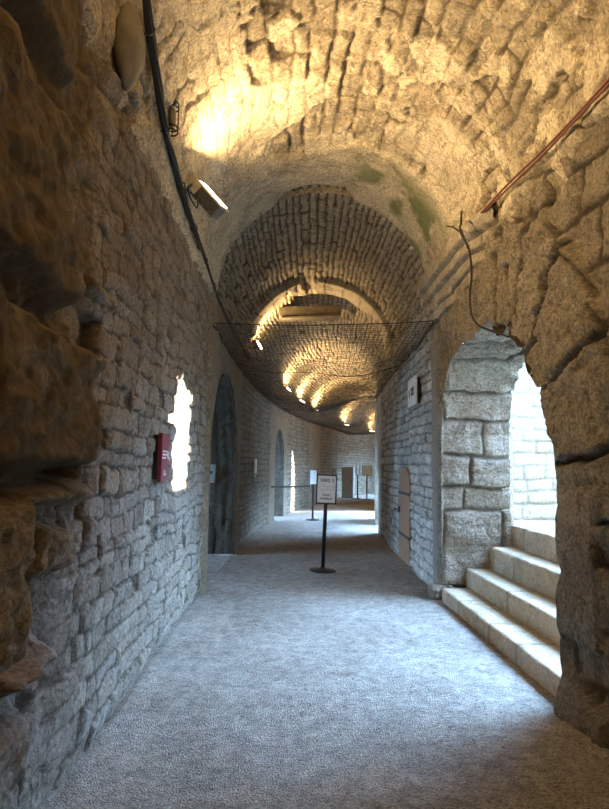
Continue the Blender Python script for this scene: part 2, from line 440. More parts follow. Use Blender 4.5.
# path runs from the near foot over the crown to the far foot, so reverse it for the far jamb courses
m4 = Masonry(31, (-.4, 2), (0, A_stair.L + .5), (.3, .42), (.5, 1.3), .03, rows=rowsJ)
def h_jamb(s, d):
    t = A_stair.L - s                        # height above the floor on the far jamb
    dd, r1, r2, cu, cv, r3 = m4.eval(d, t)
    prof = sstep(.005, .035, dd)
    up = sstep(1.9, 2.6, t)
    h = -.045*(1-prof) + prof*(.03*(r1-.5)*2) + .03*fbm(s, d, 5, 5, 90) + up*.05*fbm(s*2.2, d*.7, 5, 4, 92)
    h = h + .03*sstep(.13, .10, t)*1
    return h, r3, (1-prof)*.8
intrados('wall_right.001', A_stair, 1, XR, XR + .82, h_jamb, M['jamb'], .016, .016)

# ---- right wall far
m5 = Masonry(41, (7, 47), (-.1, 3.9), (.115, .155), (.18, .36), .018)
def h_right2(u, v):
    h, tn, j = stone_h(m5, u, v, .014, .018, .03, .014, .010, miss=.03, missd=.03)
    e = np.minimum(np.minimum(u - 9.02, 10.22 - u), 1.58 - v - .22*((u-9.62)/.6)**2)
    k = sstep(0, .02, e); h = h*(1-k) - .06*k
    p = sstep(12.9, 13.0, u)*sstep(16.2, 16.1, u) + sstep(16.6, 16.7, u)*sstep(20.8, 20.7, u)
    p = np.clip(p, 0, 1); h = h*(1-p) + p*(.05 + .01*fbm(u, v, 3, 3, 9)); j = j*(1-p)
    return h, tn, j*.9
Yg = axis((7.38, 7.4, .02), (7.4, 13, .022), (13, 21, .05), (21, 46, .1)); Zg = axis((-.05, 3.66, .023))
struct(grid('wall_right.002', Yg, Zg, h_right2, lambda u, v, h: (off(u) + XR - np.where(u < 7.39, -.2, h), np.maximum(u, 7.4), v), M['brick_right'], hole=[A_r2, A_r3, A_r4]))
for nm, A in (('wall_right.003', A_r2), ('wall_right.004', A_r3), ('wall_right.005', A_r4)):
    intrados(nm, A, 1, XR - .05, XR + .9, h_pass, M['jamb'], .06, .06)

# ---- vault, near bay (u = y, v = arc length from the right springing)
m6 = Masonry(51, (-4, 9), (0, 4.6), (.12, .20), (.22, .55), .045)
m6b = Masonry(52, (6, 47), (0, 4.9), (.075, .115), (.22, .40), .02)
RIBS = [(11.0, 11.7, .10), (18.4, 18.8, .04), (25, 25.5, .04)]
def vpos(extra_r=0.0):
    def f(u, v, h):
        th = v / RV
        drop = .30*sstep(11, 24, u)
        r = RV - h + extra_r
        t2 = np.clip(th, 0, PI); over = np.where(th < 0, v, np.where(th > PI, PI*RV - v, 0))   # skirts hang down behind the wall tops
        r = np.where(over < 0, RV + .10, r); start = (u < u.min() + .001) & (u > 5); r = np.where(start, RV + .25, r)
        x = off(u) + CX + r*np.cos(t2); z = ZS - drop + r*np.sin(t2) + over
        return x, u, z
    return f
def h_vault(u, v):
    h, tn, j = stone_h(m6, u, v, .014, .028, .030, .026, .022, miss=.06, missd=.05, tilt=.03)
    q = fbm(u, v, 1.1, 4, 130)
    sm = np.maximum(sstep(.10, .22, q + .42*sstep(1.6, 3.4, v) + .10*fbm(u, v, 7, 4, 132)), sstep(.16, .21, fbm(u, v, 3.4, 6, 139)))               # plaster skin left over the stones
    hp = .022 + .012*fbm(u, v, 3, 5, 131)
    edge = sstep(5.95, 6.1, u + .12*fbm(u, v, 2, 3, 133) + .25*(sstep(1.7, 2.3, v) - sstep(2.6, 3.2, v))*-1)   # smooth band before the next bay
    hp2 = .05 + .008*fbm(u, v, 2, 4, 134)
    h = h*(1-sm*.7) + hp*sm*.7
    crack = sstep(.03, 0, np.abs(fbm(u, v, .9, 4, 140))*1.0)*.02
    h = h - crack*(1-edge)
    h = h*(1-edge) + hp2*edge
    gap = sstep(7.05, 7.2, u + .10*fbm(u, v, 5, 3, 150))*sstep(1.75, 1.95, v)*sstep(3.0, 2.6, v)
    h = h - gap*.12
    j = j*(1-sm*.7)*(1-edge)*(.35 + .65*sstep(-.15, .15, fbm(u, v, 2.2, 4, 177))); tn = tn*.8*(1-sm) + .98*sm; tn = tn*(1-edge) + .9*edge
    return h, tn, j
def moss(u, v):
    a = sstep(6.0, 6.5, u)*sstep(2.15, 1.6, v)*sstep(.3, .7, v)
    return np.clip(a*sstep(-.12, .25, fbm(u, v, 2.4, 5, 160)), 0, 1)*.85
Yv = axis((-3, 1.6, .07), (1.6, 7.4, .017)); Vv = axis((-.2, 0, .1), (0, PI*RV, .0175), (PI*RV, PI*RV+.2, .1))
struct(grid('ceiling', Yv, Vv, h_vault, vpos(), M['vault'], extra=moss))
def rib(u):
    r = 0
    for a, b, p in RIBS: r = r + p*sstep(a - .03, a + .02, u)*sstep(b + .05, b, u)
    return r
def h_vault2(u, v):
    h, tn, j = stone_h(m6b, u, v, .012, .018, .035, .016, .014, miss=.06, missd=.05)
    r = rib(u)
    k = sstep(0, .03, r)*sstep(-.12, -.02, fbm(0*u + 3, v, 1.5, 4, 170) + .15*fbm(u, v, 4, 3, 175))
    lg = sstep(8.3, 9, u)*sstep(11, 10.4, u)*sstep(.15, .45, fbm(u, v, 1.2, 3, 171))
    h = h*(1-k) + k*(r + .03*fbm(u, v, 3, 4, 172)); j = j*(1-k) + k*sstep(.025, .008, np.abs(((v + .04*fbm(u, v, 3, 3, 178)) % .38) - .19))
    h = h + .02*lg
    e = np.minimum(np.minimum(u - 11.75, 13.3 - u), np.minimum(v - 1.55, 2.75 - v)); q = sstep(0, .04, e)
    h = h*(1-q) + q*(-.10)
    return h, tn, j
def ex_v2(u, v): return sstep(.02, .06, rib(u))*.5*sstep(-.2, .2, fbm(u, v, 2, 4, 176))
Yw = axis((7.3, 12, .02), (12, 20, .035), (20, 46, .1)); Vw = axis((-.5, 0, .1), (0, PI*RV, .022), (PI*RV, PI*RV+.5, .1))
struct(grid('ceiling.001', Yw, Vw, h_vault2, vpos(.03), M['vault_brick'], extra=ex_v2))
# short ring face where the two bays meet
Tr = axis((0, PI*RV, .05)); Dr = np.array([0, .3])
def ringpos(u, v, h): th = u/RV; r = RV - .01 + v; return off(7.38 + 0*u) + CX + r*np.cos(th), 7.38 + 0*u, ZS + r*np.sin(th)
struct(grid('trim_1', Tr, Dr, lambda u, v: (0*u, 0*u + .5, 0*u), ringpos, M['vault_brick']))
# seal strips above the far walls where the vault drops are covered by the wall height itself

# ---- floor
def h_floor(u, v):
    h = .010*fbm(u, v, 1.2, 4, 201) + .006*fbm(u, v, 14, 3, 202) - .004
    return h, 0*u + .5, 0*u
Xf = axis((-4.2, -1.0, .2), (-1.0, 1.95, .02), (1.95, 2.3, .1)); Yfl = axis((-3, 1.5, .1), (1.5, 9.5, .02), (9.5, 20, .05), (20, 46, .2))
def posf(u, v, h): return u + off(v), v, h + .012*np.exp(-np.maximum(u - XL, 0)/.06)*(u > XL)
struct(grid('floor', Xf, Yfl, h_floor, posf, M['gravel']))

# back and far ends of the modelled stretch
def slab(name, x0, x1, y0, y1, z0, z1, mat, n=1):
    P = [(x, y, z) for x in (x0, x1) for y in (y0, y1) for z in (z0, z1)]
    F = [(0, 1, 3, 2), (4, 6, 7, 5), (0, 4, 5, 1), (2, 3, 7, 6), (0, 2, 6, 4), (1, 5, 7, 3)]
    return struct(np_mesh(name, P, F, mat, dict(tone=[.5]*8, joint=[0]*8, extra=[0]*8), smooth=False))
slab('wall_back', -1.6, 2.6, -3.3, -3.0, -.05, 5.4, M['pier'])
slab('wall_far', float(off(46)) - 3, float(off(46)) + 4, 46, 46.3, -.05, 5.4, M['brick_far'])

# ---- outside the stair opening: landing, pale wall, added unseen walls and roof that block sun and sky
X2 = XR + .82
m7 = Masonry(61, (2, 9), (.5, 5), (.13, .21), (.22, .60), .02)
def h_white(u, v): 
    h, tn, j = stone_h(m7, u, v, .014, .03, .03, .018, .016); return h, tn, j*.8
struct(grid('wall_courtyard', axis((2.70, 4.2, .018), (4.2, 8.2, .08)), axis((.6, 4.0, .018)), h_white, lambda u, v, h: (u, 7.9 - h, v), M['white_wall']))
slab('wall_courtyard.001', 2.7, 8.2, 7.96, 8.3, 0, 4.0, M['white_wall'])
slab('wall_courtyard.002', X2, 8.2, 3.0, 3.3, 0, 4.2, M['white_wall'])  # unseen side wall, made taller to keep sky light off the near floor
slab('wall_courtyard.003', X2 - .02, X2 + .12, 7.0 + .05, 7.96, 0, 4.0, M['white_wall'])
slab('wall_sun_blocker', 7.0, 7.5, 3.0, 6.34, 0, 3.6, M['white_wall'])  # added out of view to cut the side edge of the sun patch
slab('wall_sun_blocker.001', 7.0, 7.5, 6.34, 8.3, 0, 2.42, M['white_wall'])  # lower unseen blocker, added to cut the bottom of the sun patch
for k, (a, b) in enumerate([(8.3, 14.0), (14.0, 21.3), (22.1, 28), (28, 34), (34, 40), (40, 50)]):
    slab('wall_sun_blocker.%03d' % (k+2), float(off(min(a, 30))) + 15, float(off(min(a, 30))) + 16, a, b, 0, 5.0, M['white_wall'])  # added unseen blockers; the gap lets one sun stripe reach the far wall
slab('ceiling_sky_blocker', X2 - .02, 3.4, 3.0, 8.0, 3.35, 3.6, M['white_wall'])  # unseen roof added to hold steep sky light off the treads
slab('floor.002', 2.76, 8.2, 3.3, 7.96, .55, .825, M['step'])
slab('floor.003', -60, 80, -40, 90, -.6, -.08, M['gravel'])

# ================================================================== LIGHT
W = bpy.data.worlds.new('sky'); scene.world = W; W.use_nodes = True
wt = W.node_tree; bg = wt.nodes['Background']
bg.inputs[0].default_value = (.37, .63, 1.0, 1)
gd = wt.nodes.new('ShaderNodeTexCoord').outputs['Generated']          # brighter towards the sun's quarter and low down
sp_ = wt.nodes.new('ShaderNodeSeparateXYZ'); wt.links.new(gd, sp_.inputs[0])
bd_ = ramp(wt, sp_.outputs[2], [(0, (.3,.3,.3)), (.06, (.9,.9,.9)), (.35, (.75,.75,.75)), (.55, (.4,.4,.4)), (.85, (.12,.12,.12))])
dt = wt.nodes.new('ShaderNodeVectorMath'); dt.operation = 'DOT_PRODUCT'; wt.links.new(gd, dt.inputs[0])
dt.inputs[1].default_value = Vector((.76, .27, .60)).normalized()
lb = ramp(wt, dt.outputs['Value'], [(.76, (0, 0, 0)), (.94, (1, 1, 1))])
s1_ = wt.nodes.new('ShaderNodeMath'); s1_.operation = 'MULTIPLY'; wt.links.new(bd_, s1_.inputs[0]); s1_.inputs[1].default_value = 30
s2_ = wt.nodes.new('ShaderNodeMath'); s2_.operation = 'MULTIPLY_ADD'; wt.links.new(lb, s2_.inputs[0]); s2_.inputs[1].default_value = 62
wt.links.new(s1_.outputs[0], s2_.inputs[2]); wt.links.new(s2_.outputs[0], bg.inputs[1])
def lamp(name, kind, loc, energy, col, rot=None, **kw):
    L = bpy.data.lights.new(name, kind); L.energy = energy; L.color = col
    for k, v in kw.items(): setattr(L, k, v)
    o = link(bpy.data.objects.new(name, L)); o.location = loc
    if rot is not None: o.rotation_euler = rot
    return o
def aim(o, d): o.rotation_euler = Vector(d).to_track_quat('-Z', 'Y').to_euler()
sun = lamp('sunlight', 'SUN', (10, 5, 12), 60, (1, .93, .82), angle=.01); aim(sun, (-1, -.13, -.145))
WARM = (1, .68, .32)
fl = lamp('floodlight_and_fill_glow', 'AREA', (-.58, 5.13, 3.97), 88, WARM, shape='RECTANGLE', size=.26, size_y=.16); aim(fl, (.78, -.35, .50))
warm_fill = lamp('floodlight_and_fill_glow', 'AREA', (-.66, 1.5, 3.85), 150, WARM, shape='RECTANGLE', size=.5, size_y=.2); aim(warm_fill, (.7, .05, .7))  # added warm fill for the near vault, out of view, without a fixture
STR = [(12.0, 3.90), (17.5, 3.70), (20.0, 3.62), (22.5, 3.56), (27.2, 3.35), (30.8, 3.30)]
for y, z in STR:
    s = lamp('strip_glow', 'AREA', (float(off(y)) + XL + .22, y, z + .06), 85 if y < 13 else 190, WARM, shape='RECTANGLE', size=.5, size_y=.05); aim(s, (.45, .0, 1))

# ================================================================== CAMERA
cam = bpy.data.cameras.new('camera'); cam.sensor_fit = 'HORIZONTAL'; cam.sensor_width = 36; cam.lens = 36*600/609; cam.clip_start = .05; cam.clip_end = 300
co = link(bpy.data.objects.new('camera', cam)); scene.camera = co
yaw, pit, roll = math.radians(2.34), math.radians(5.76), math.radians(1.0)
fw = Vector((math.sin(yaw)*math.cos(pit), math.cos(yaw)*math.cos(pit), math.sin(pit)))
r0 = Vector((math.cos(yaw), -math.sin(yaw), 0)); u0 = r0.cross(fw)
R = r0*math.cos(roll) + u0*math.sin(roll); U = u0*math.cos(roll) - r0*math.sin(roll)
mm = Matrix((R, U, -fw)).transposed().to_4x4(); mm.translation = (0, 0, 1.5)
co.matrix_world = mm

# ================================================================== OBJECTS
def tag(o, label=None, cat=None, group=None, kind=None):
    if label: o['label'] = label
    if cat: o['category'] = cat
    if group: o['group'] = group
    if kind: o['kind'] = kind
    return o
def empty(name, loc, rot=None):
    o = link(bpy.data.objects.new(name, None)); o.empty_display_size = .1
    o.location = loc
    if rot is not None: o.rotation_euler = rot
    return o

class MB:
    """collects simple solids into one mesh"""
    def __init__(s): s.P = []; s.F = []
    def add(s, P, F):
        n = len(s.P); s.P += [tuple(p) for p in P]; s.F += [tuple(i + n for i in f) for f in F]; return s
    def box(s, c, d, M3=None, bev=0.0):
        x, y, z = (q/2 for q in d)
        if bev:
            b = min(bev, x*.9, y*.9, z*.9); P = []
            for sx in (-1, 1):
                for sy in (-1, 1):
                    for sz in (-1, 1):
                        P += [(sx*(x-b), sy*(y-b), sz*z), (sx*(x-b), sy*y, sz*(z-b)), (sx*x, sy*(y-b), sz*(z-b))]
            import bmesh
            bm = bmesh.new()
            for p in P: bm.verts.new(p)
            r = bmesh.ops.convex_hull(bm, input=bm.verts)
            bm.verts.index_update(); bm.verts.ensure_lookup_table()
            P = [tuple(v.co) for v in bm.verts]; F = [[v.index for v in f.verts] for f in bm.faces]; bm.free()
        else:
            P = [(a, b_, c_) for a in (-x, x) for b_ in (-y, y) for c_ in (-z, z)]
            F = [(0, 1, 3, 2), (4, 6, 7, 5), (0, 4, 5, 1), (2, 3, 7, 6), (0, 2, 6, 4), (1, 5, 7, 3)]
        Q = []
        for p in P:
            v = Vector(p)
            if M3: v = M3 @ v
            Q.append((v[0]+c[0], v[1]+c[1], v[2]+c[2]))
        return s.add(Q, F)
    def lathe(s, prof, c=(0, 0, 0), n=24, M3=None):
        P = []; F = []
        for r, z in prof:
            for k in range(n):
                v = Vector((r*math.cos(2*PI*k/n), r*math.sin(2*PI*k/n), z))
                if M3: v = M3 @ v
                P.append((v[0]+c[0], v[1]+c[1], v[2]+c[2]))
        for i in range(len(prof)-1):
            for k in range(n): F.append((i*n+k, i*n+(k+1) % n, (i+1)*n+(k+1) % n, (i+1)*n+k))
        F.append(tuple(range(n))[::-1]); F.append(tuple((len(prof)-1)*n + k for k in range(n)))
        return s.add(P, F)
    def tube(s, pts, r, n=6, sm=6):
        pts = [Vector(p) for p in pts]
        if sm and len(pts) > 2:
            q = []
            for i in range(len(pts)-1):
                a = pts[max(i-1, 0)]; b = pts[i]; c = pts[i+1]; d = pts[min(i+2, len(pts)-1)]
                for k in range(sm):
                    t = k/sm
                    q.append(.5*((2*b) + (c-a)*t + (2*a-5*b+4*c-d)*t*t + (3*b-a-3*c+d)*t**3))
            q.append(pts[-1]); pts = q
        P = []; F = []
        for i, p in enumerate(pts):
            d = (pts[min(i+1, len(pts)-1)] - pts[max(i-1, 0)]).normalized()
            a = d.cross(Vector((0, 0, 1)))
            if a.length < .1: a = d.cross(Vector((1, 0, 0)))
            a.normalize(); b = d.cross(a)
            for k in range(n):
                t = 2*PI*k/n; P.append(tuple(p + (a*math.cos(t) + b*math.sin(t))*r))
        for i in range(len(pts)-1):
            for k in range(n): F.append((i*n+k, i*n+(k+1) % n, (i+1)*n+(k+1) % n, (i+1)*n+k))
        F.append(tuple(range(n))[::-1]); F.append(tuple((len(pts)-1)*n + k for k in range(n)))
        return s.add(P, F)
    def build(s, name, mat, parent=None, smooth=False, bevel=0):
        me = bpy.data.meshes.new(name); me.from_pydata(s.P, [], s.F)
        me.materials.append(mat)
        if smooth: me.polygons.foreach_set('use_smooth', [True]*len(me.polygons))
        me.update(); o = link(bpy.data.objects.new(name, me), parent)
        if bevel:
            b = o.modifiers.new('bevel', 'BEVEL'); b.width = bevel; b.segments = 2; b.limit_method = 'ANGLE'
        return o

def text_part(name, body, size, mat, parent, loc, rot=(PI/2, 0, 0), ext=.0008, spacing=1.0, align='CENTER', width=0):
    c = bpy.data.curves.new(name, 'FONT'); c.body = body; c.size = size; c.align_x = align; c.align_y = 'CENTER'; c.extrude = ext; c.space_character = spacing
    c.offset = width
    o = bpy.data.objects.new(name, c); COL.objects.link(o)
    dg = bpy.context.evaluated_depsgraph_get(); me = bpy.data.meshes.new_from_object(o.evaluated_get(dg))
    bpy.data.objects.remove(o); me.materials.clear(); me.materials.append(mat)
    o = link(bpy.data.objects.new(name, me), parent); o.location = loc; o.rotation_euler = rot
    return o
def surf_left(z, y):        # inner face of the left side, wall then vault
    x = XL if z < ZS else CX - math.sqrt(max(RV**2 - (z - ZS)**2, .01))
    return x + float(off(y))
def surf_right(z, y):
    x = XR if z < ZS else CX + math.sqrt(max(RV**2 - (z - ZS)**2, .01))
    return x + float(off(y))

# ---- stone staircase: four steps, each a run of long blocks
st = tag(empty('stone_staircase', (2.3, 5.5, 0)), 'pale limestone staircase of four steps climbing right through the arched opening', 'stairs')
def step_part(x0, x1, z0, z1, y0, y1, cuts, seed):
    ys = [y0] + cuts + [y1]; Ps = []; Fs = []; tn = []; jt = []; n0 = 0
    for b in range(len(ys) - 1):
        a, c = ys[b] + .003, ys[b+1] - .003
        prof = [(x0, z0), (x0, z1 - .02), (x0 + .006, z1 - .006), (x0 + .02, z1), (x1, z1), (x1, z0)]
        n = max(3, int((c - a)/.03)); yy = np.linspace(a, c, n)
        # subdivide the profile
        pr = []
        for i in range(len(prof) - 1):
            k = max(1, int(math.dist(prof[i], prof[i+1])/.03))
            for q in range(k): pr.append((prof[i][0] + (prof[i+1][0]-prof[i][0])*q/k, prof[i][1] + (prof[i+1][1]-prof[i][1])*q/k))
        pr.append(prof[-1]); pr = np.array(pr); m = len(pr)
        X = np.repeat(pr[None, :, 0], n, 0); Z = np.repeat(pr[None, :, 1], n, 0); Y = np.repeat(yy[:, None], m, 1)
        edge = np.exp(-((X - x0)**2 + (Z - z1)**2)/.0012)
        wob = fbm(Y, Z + X, 7, 4, seed)*.006
        X = X + wob + edge*np.clip(fbm(Y, 0*Y, 9, 3, seed+1), 0, 1)*.03; Z = Z + fbm(Y, X, 5, 3, seed+2)*.005 - edge*np.clip(fbm(Y, 0*Y, 9, 3, seed+1), 0, 1)*.03
        idx = np.arange(n*m).reshape(n, m) + n0
        Ps.append(np.stack([X, Y, Z], -1).reshape(-1, 3))
        Fs.append(np.stack([idx[:-1, :-1], idx[:-1, 1:], idx[1:, 1:], idx[1:, :-1]], -1).reshape(-1, 4))
        t = np.full(n*m, _hash(np.array(b), np.array(seed), np.array(1), 5)); tn.append(t)
        e = np.minimum(Y - a, c - Y).ravel(); jt.append(sstep(.012, 0, e)*.8); n0 += n*m
    P = np.concatenate(Ps) - np.array([2.3, 5.5, 0])
    o = np_mesh('step', P, np.concatenate(Fs), M['step'], dict(tone=np.concatenate(tn), joint=np.concatenate(jt), extra=np.zeros(n0)), parent=st)
    return o
step_part(1.87, 2.22, -.03, .145, 3.72, 6.88, [4.75, 5.35, 6.25], 1)
step_part(2.19, 2.50, .02, .345, 3.72, 7.02, [4.55, 5.75], 2)
step_part(2.47, 2.78, .22, .595, 3.72, 7.04, [5.1, 6.3], 3)
step_part(2.75, 3.15, .42, .835, 3.6, 7.3, [4.6, 5.9, 6.7], 4)
# small worn block at the foot of the far jamb
fb = MB().box((0, 0, .075), (.28, .22, .15), Matrix.Rotation(.0, 3, 'Z'), .03).build('foot_block', M['jamb']); fb.location = (1.90, 7.03, 0)
tag(fb, 'low worn stone block at foot of brick wall, left of the bottom stair', 'stone block')
s = fb.modifiers.new('sub', 'SUBSURF'); s.subdivision_type = 'SIMPLE'; s.levels = s.render_levels = 4
tx = bpy.data.textures.new('rough', 'CLOUDS'); tx.noise_scale = .09
d = fb.modifiers.new('disp', 'DISPLACE'); d.texture = tx; d.strength = .05; d.mid_level = .5

# ---- cornice over the arch
def cornice():
    prof = [(-.12, 3.30), (.04, 3.30), (.05, 3.40), (.02, 3.415), (.08, 3.43), (.09, 3.52), (.055, 3.535), (.14, 3.56), (.145, 3.64), (.10, 3.655), (.19, 3.69), (.195, 3.82), (.12, 3.86), (-.1, 3.90)]
    pr = []
    for i in range(len(prof) - 1):
        k = max(1, int(math.dist(prof[i], prof[i+1])/.02))
        for q in range(k): pr.append((prof[i][0] + (prof[i+1][0]-prof[i][0])*q/k, prof[i][1] + (prof[i+1][1]-prof[i][1])*q/k))
    pr.append(prof[-1]); pr = np.array(pr); n = 150; yy = np.linspace(5.0, 7.5, n); m = len(pr)
    D = np.repeat(pr[None, :, 0], n, 0); Z = np.repeat(pr[None, :, 1], n, 0); Y = np.repeat(yy[:, None], m, 1)
    er = fbm(Y, Z, 2.2, 5, 301); worn = sstep(5.6, 5.0, Y + .2*er)
    D = D + .012*er - worn*.16*(D > 0); Z = Z + .01*fbm(Y, Z, 5, 3, 302)
    brk = sstep(.1, .35, fbm(Y, Z*.5, 1.6, 3, 304))*(Z < 3.5); D = D - brk*.05
    ledge = (Z > 3.82)
    X = off(Y) + XR - D
    X = X - sstep(3.6, 3.9, Z)*.0
    idx = np.arange(n*m).reshape(n, m)
    F = np.stack([idx[:-1, :-1], idx[1:, :-1], idx[1:, 1:], idx[:-1, 1:]], -1).reshape(-1, 4)
    z0 = np.zeros(n*m)
    return struct(np_mesh('trim_2', np.stack([X, Y, Z], -1).reshape(-1, 3), F, M['cornice'], dict(tone=z0 + .5, joint=z0, extra=z0)))
cornice()

# ---- wooden door in the brick wall
dr = empty('door_1', (float(off(9.6)) + XR + .03, 9.62, 0), (0, 0, -math.atan(3*.00019*9.62**2)))
dr['kind'] = 'structure'
def door_slab():
    mb = MB(); n = 7; w = 1.10
    for k in range(n):
        a = -w/2 + k*w/n + .003; b = -w/2 + (k+1)*w/n - .003
        def top(y): return 1.50 - .20*abs(y/(w/2))**2.2
        P = [(dx, y, z) for dx in (-.03, .02) for (y, z) in ((a, .02), (b, .02), (b, top(b)), ((a+b)/2, top((a+b)/2)), (a, top(a)))]
        F = [(0, 1, 2, 3, 4), (9, 8, 7, 6, 5)] + [(i, i+5, (i+1) % 5+5, (i+1) % 5) for i in range(5)]
        mb.add(P, F)
    mb.box((-.005, 0, .72), (.02, w*.98, 1.35))
    return mb.build('door_panel', M['wood'], dr)
door_slab()
for z in (1.08, .42): MB().box((-.037, -.02, z), (.012, 1.08, .045), None, .003).build('hinge_strap', M['dark_iron'], dr)
hm = MB().box((-.045, .42, .80), (.03, .05, .10), None, .004); hm.lathe([(.008, 0), (.008, .05), (.022, .05), (.022, .07)], (-.06, .42, .80), 10, Matrix.Rotation(-PI/2, 3, 'Y')); hm.build('door_handle', M['dark_iron'], dr)

# ---- sign stands
def sign_stand(loc, label, w=.30, hgt=1.36, tilt=-.0, rz=0, write=True, sheet=None):
    root = tag(empty('sign_stand', loc, (0, 0, rz)), label, 'sign stand', 'sign stands along the passage')
    MB().lathe([(.19, 0), (.19, .012), (.175, .022), (.05, .035), (.03, .05)], n=32).build('base', M['black_metal'], root, True)
    top = hgt - .44
    MB().lathe([(.028, .03), (.028, top), (.03, top + .005), (.03, top + .03)], n=20).build('pole', M['black_metal'], root, True)
    ph = .42; fr = MB(); t = .018; zc = hgt - ph/2
    for sx in (-1, 1): fr.box((sx*(w/2 - t/2), 0, zc), (t, .022, ph))
    for sz in (-1, 1): fr.box((0, 0, zc + sz*(ph/2 - t/2)), (w - 2*t, .022, t))
    fr.box((0, .006, zc), (w - 2*t, .008, ph - 2*t)); fr.box((0, .0, hgt - ph - .01), (.05, .03, .04))
    f = fr.build('sign_frame', M['black_metal'], root)
    sh = MB().box((0, -.002, zc), (w - 2*t, .006, ph - 2*t)).build('sign_sheet', sheet or M['sign_grey'], root)
    if write:
        text_part('lettering', 'VERS', .066, M['sign_ink'], sh, (-.027, -.0065, zc + .125), width=.0012)
        text_part('lettering', '3', .066, M['sign_ink'], sh, (.088, -.0065, zc + .125), width=.0012)
        text_part('lettering', 'ÉTAGE', .036, M['sign_ink'], sh, (0, -.0065, zc - .085), width=.0008)
        text_part('lettering', 'SUPÉRIEUR', .036, M['sign_ink'], sh, (0, -.0065, zc - .135), width=.0008)
        a = MB(); y = -.0065
        pts = [(-.105, 0), (-.045, .055), (-.045, .018), (.105, .018), (.105, -.018), (-.045, -.018), (-.045, -.055)]
        P = [(x, y, z + zc + .02) for x, z in pts] + [(x, y + .001, z + zc + .02) for x, z in pts]
        a.add(P, [tuple(range(7))[::-1], tuple(range(7, 14))] + [(i, (i+1) % 7, (i+1) % 7 + 7, i+7) for i in range(7)])
        a.build('arrow', M['white_ink'], sh)
        o = MB()
        for i in range(7):
            p, q = Vector(pts[i]), Vector(pts[(i+1) % 7]); o.tube([(p.x, y - .0005, p.y + zc + .02), (q.x, y - .0005, q.y + zc + .02)], .0016, 4, 0)
        o.build('arrow_outline', M['sign_ink'], sh)
    return root
sg = sign_stand((.655, 8.72, .008), 'nearest black sign stand on round base with arrow sheet pointing left', rz=.10)
sg.rotation_euler = (0, .035, .10)
sign_stand((.96, 16.7, .0), 'black post and sign behind the nearest sign, holding a barrier belt to the left wall', rz=.7, w=.28, write=False, hgt=1.38)
sign_stand((3.72, 25.3, .10), 'farthest sign stand, small and dark in front of a blue lit wall', rz=-.25, w=.42, write=False, hgt=1.42)
wl = sign_stand((3.38, 25.7, .10), 'far stand with a bright white panel beside the grey cabinet', rz=-.1, w=.30, write=False, hgt=1.45, sheet=M['white_panel'])
wl.rotation_euler = (0, 0, .9)
bb = MB().tube([(.93, 16.68, .93), (.35, 16.1, .92), (float(off(15.6)) + XL + .02, 15.55, .93)], .026, 6, 4)
tag(bb.build('barrier_belt', M['black_metal'], None, True), 'thin black barrier belt stretched between left wall and middle post', 'barrier')

# ---- far cabinet
cb = tag(empty('electrical_cabinet', (2.98, 26.1, .10), (0, 0, -.36)), 'tall grey metal cabinet at the far end of the passage', 'cabinet')
MB().box((0, .2, .68), (.50, .40, 1.36), None, .01).build('body', M['cabinet'], cb)
MB().box((0, -.012, .68), (.46, .02, 1.30), None, .004).build('door', M['cabinet'], cb)
MB().box((.17, -.035, .72), (.025, .03, .12), None, .004).build('handle', M['dark_iron'], cb)

# ---- box on the jamb inside the left arch
eb = tag(empty('electrical_box', (-1.15, 10.17, 1.33)), 'small grey electrical box on the wall inside the left archway', 'electrical box')
MB().box((0, 0, 0), (.19, .10, .30), None, .008).build('body', M['light_grey'], eb)
MB().box((0, -.056, 0), (.16, .012, .27), None, .004).build('cover', M['cabinet'], eb)
for (x, z) in ((-.03, .06), (.03, .02), (-.02, -.06)): MB().box((x, -.064, z), (.035, .006, .05), None, .001).build('marking', M['sign_ink'], eb)

# ---- white plate on the left wall further on
y = 12.85; xw = float(off(y)) + XL
wp = tag(empty('wall_plaque', (xw + .05, y, 1.46), (0, 0, -.09)), 'small white plaque on grey brick of left wall beyond the archway', 'plaque')
MB().box((0, 0, 0), (.03, .26, .30), None, .003).build('plate', M['white_panel'], wp)
MB().box((-.01, 0, -.20), (.03, .18, .08), None, .003).build('lower_bracket', M['cabinet'], wp)

# ---- maroon sign near left
rs = tag(empty('information_sign', (XL + .07, 4.63, 1.54)), 'maroon information sign with pale blue edge fixed to left brick wall', 'sign')
MB().box((0, 0, 0), (.03, .28, .36), None, .003).build('panel', M['maroon'], rs)
MB().box((-.008, .168, 0), (.02, .055, .36), None, .002).build('edge_strip', M['edge_blue'], rs)
MB().box((-.03, .0, .0), (.04, .27, .33)).build('backing', M['black_metal'], rs)
tm = MB()
tm.box((.0158, .0, -.13), (.001, .10, .012)); tm.box((.0158, -.03, -.115), (.001, .03, .045)); tm.box((.0158, .04, -.12), (.001, .02, .03))
tm.box((.0158, -.02, .045), (.001, .17, .012)); tm.box((.0158, -.02, .02), (.001, .17, .012)); tm.box((.0158, -.05, -.005), (.001, .14, .012)); tm.box((.0158, .10, .02), (.001, .04, .05)); 
tm.build('lettering', M['white_ink'], rs)

# ---- V 205 sign on the right wall
v = tag(empty('number_sign', (float(off(8.42)) + XR - .075, 8.42, 2.56), (0, 0, -.04)), 'white square number sign high on right brick wall beside the arch', 'sign')
MB().box((0, 0, 0), (.02, .64, .40), None, .002).build('plate', M['white_panel'], v)
MB().box((.03, 0, 0), (.04, .56, .36)).build('backing', M['black_metal'], v)
text_part('lettering', 'V', .15, M['sign_ink'], v, (-.0115, .17, -.02), (PI/2, 0, -PI/2), width=.007)
text_part('lettering', '205', .16, M['sign_ink'], v, (-.0115, -.06, 0), (PI/2, 0, -PI/2), width=.007)

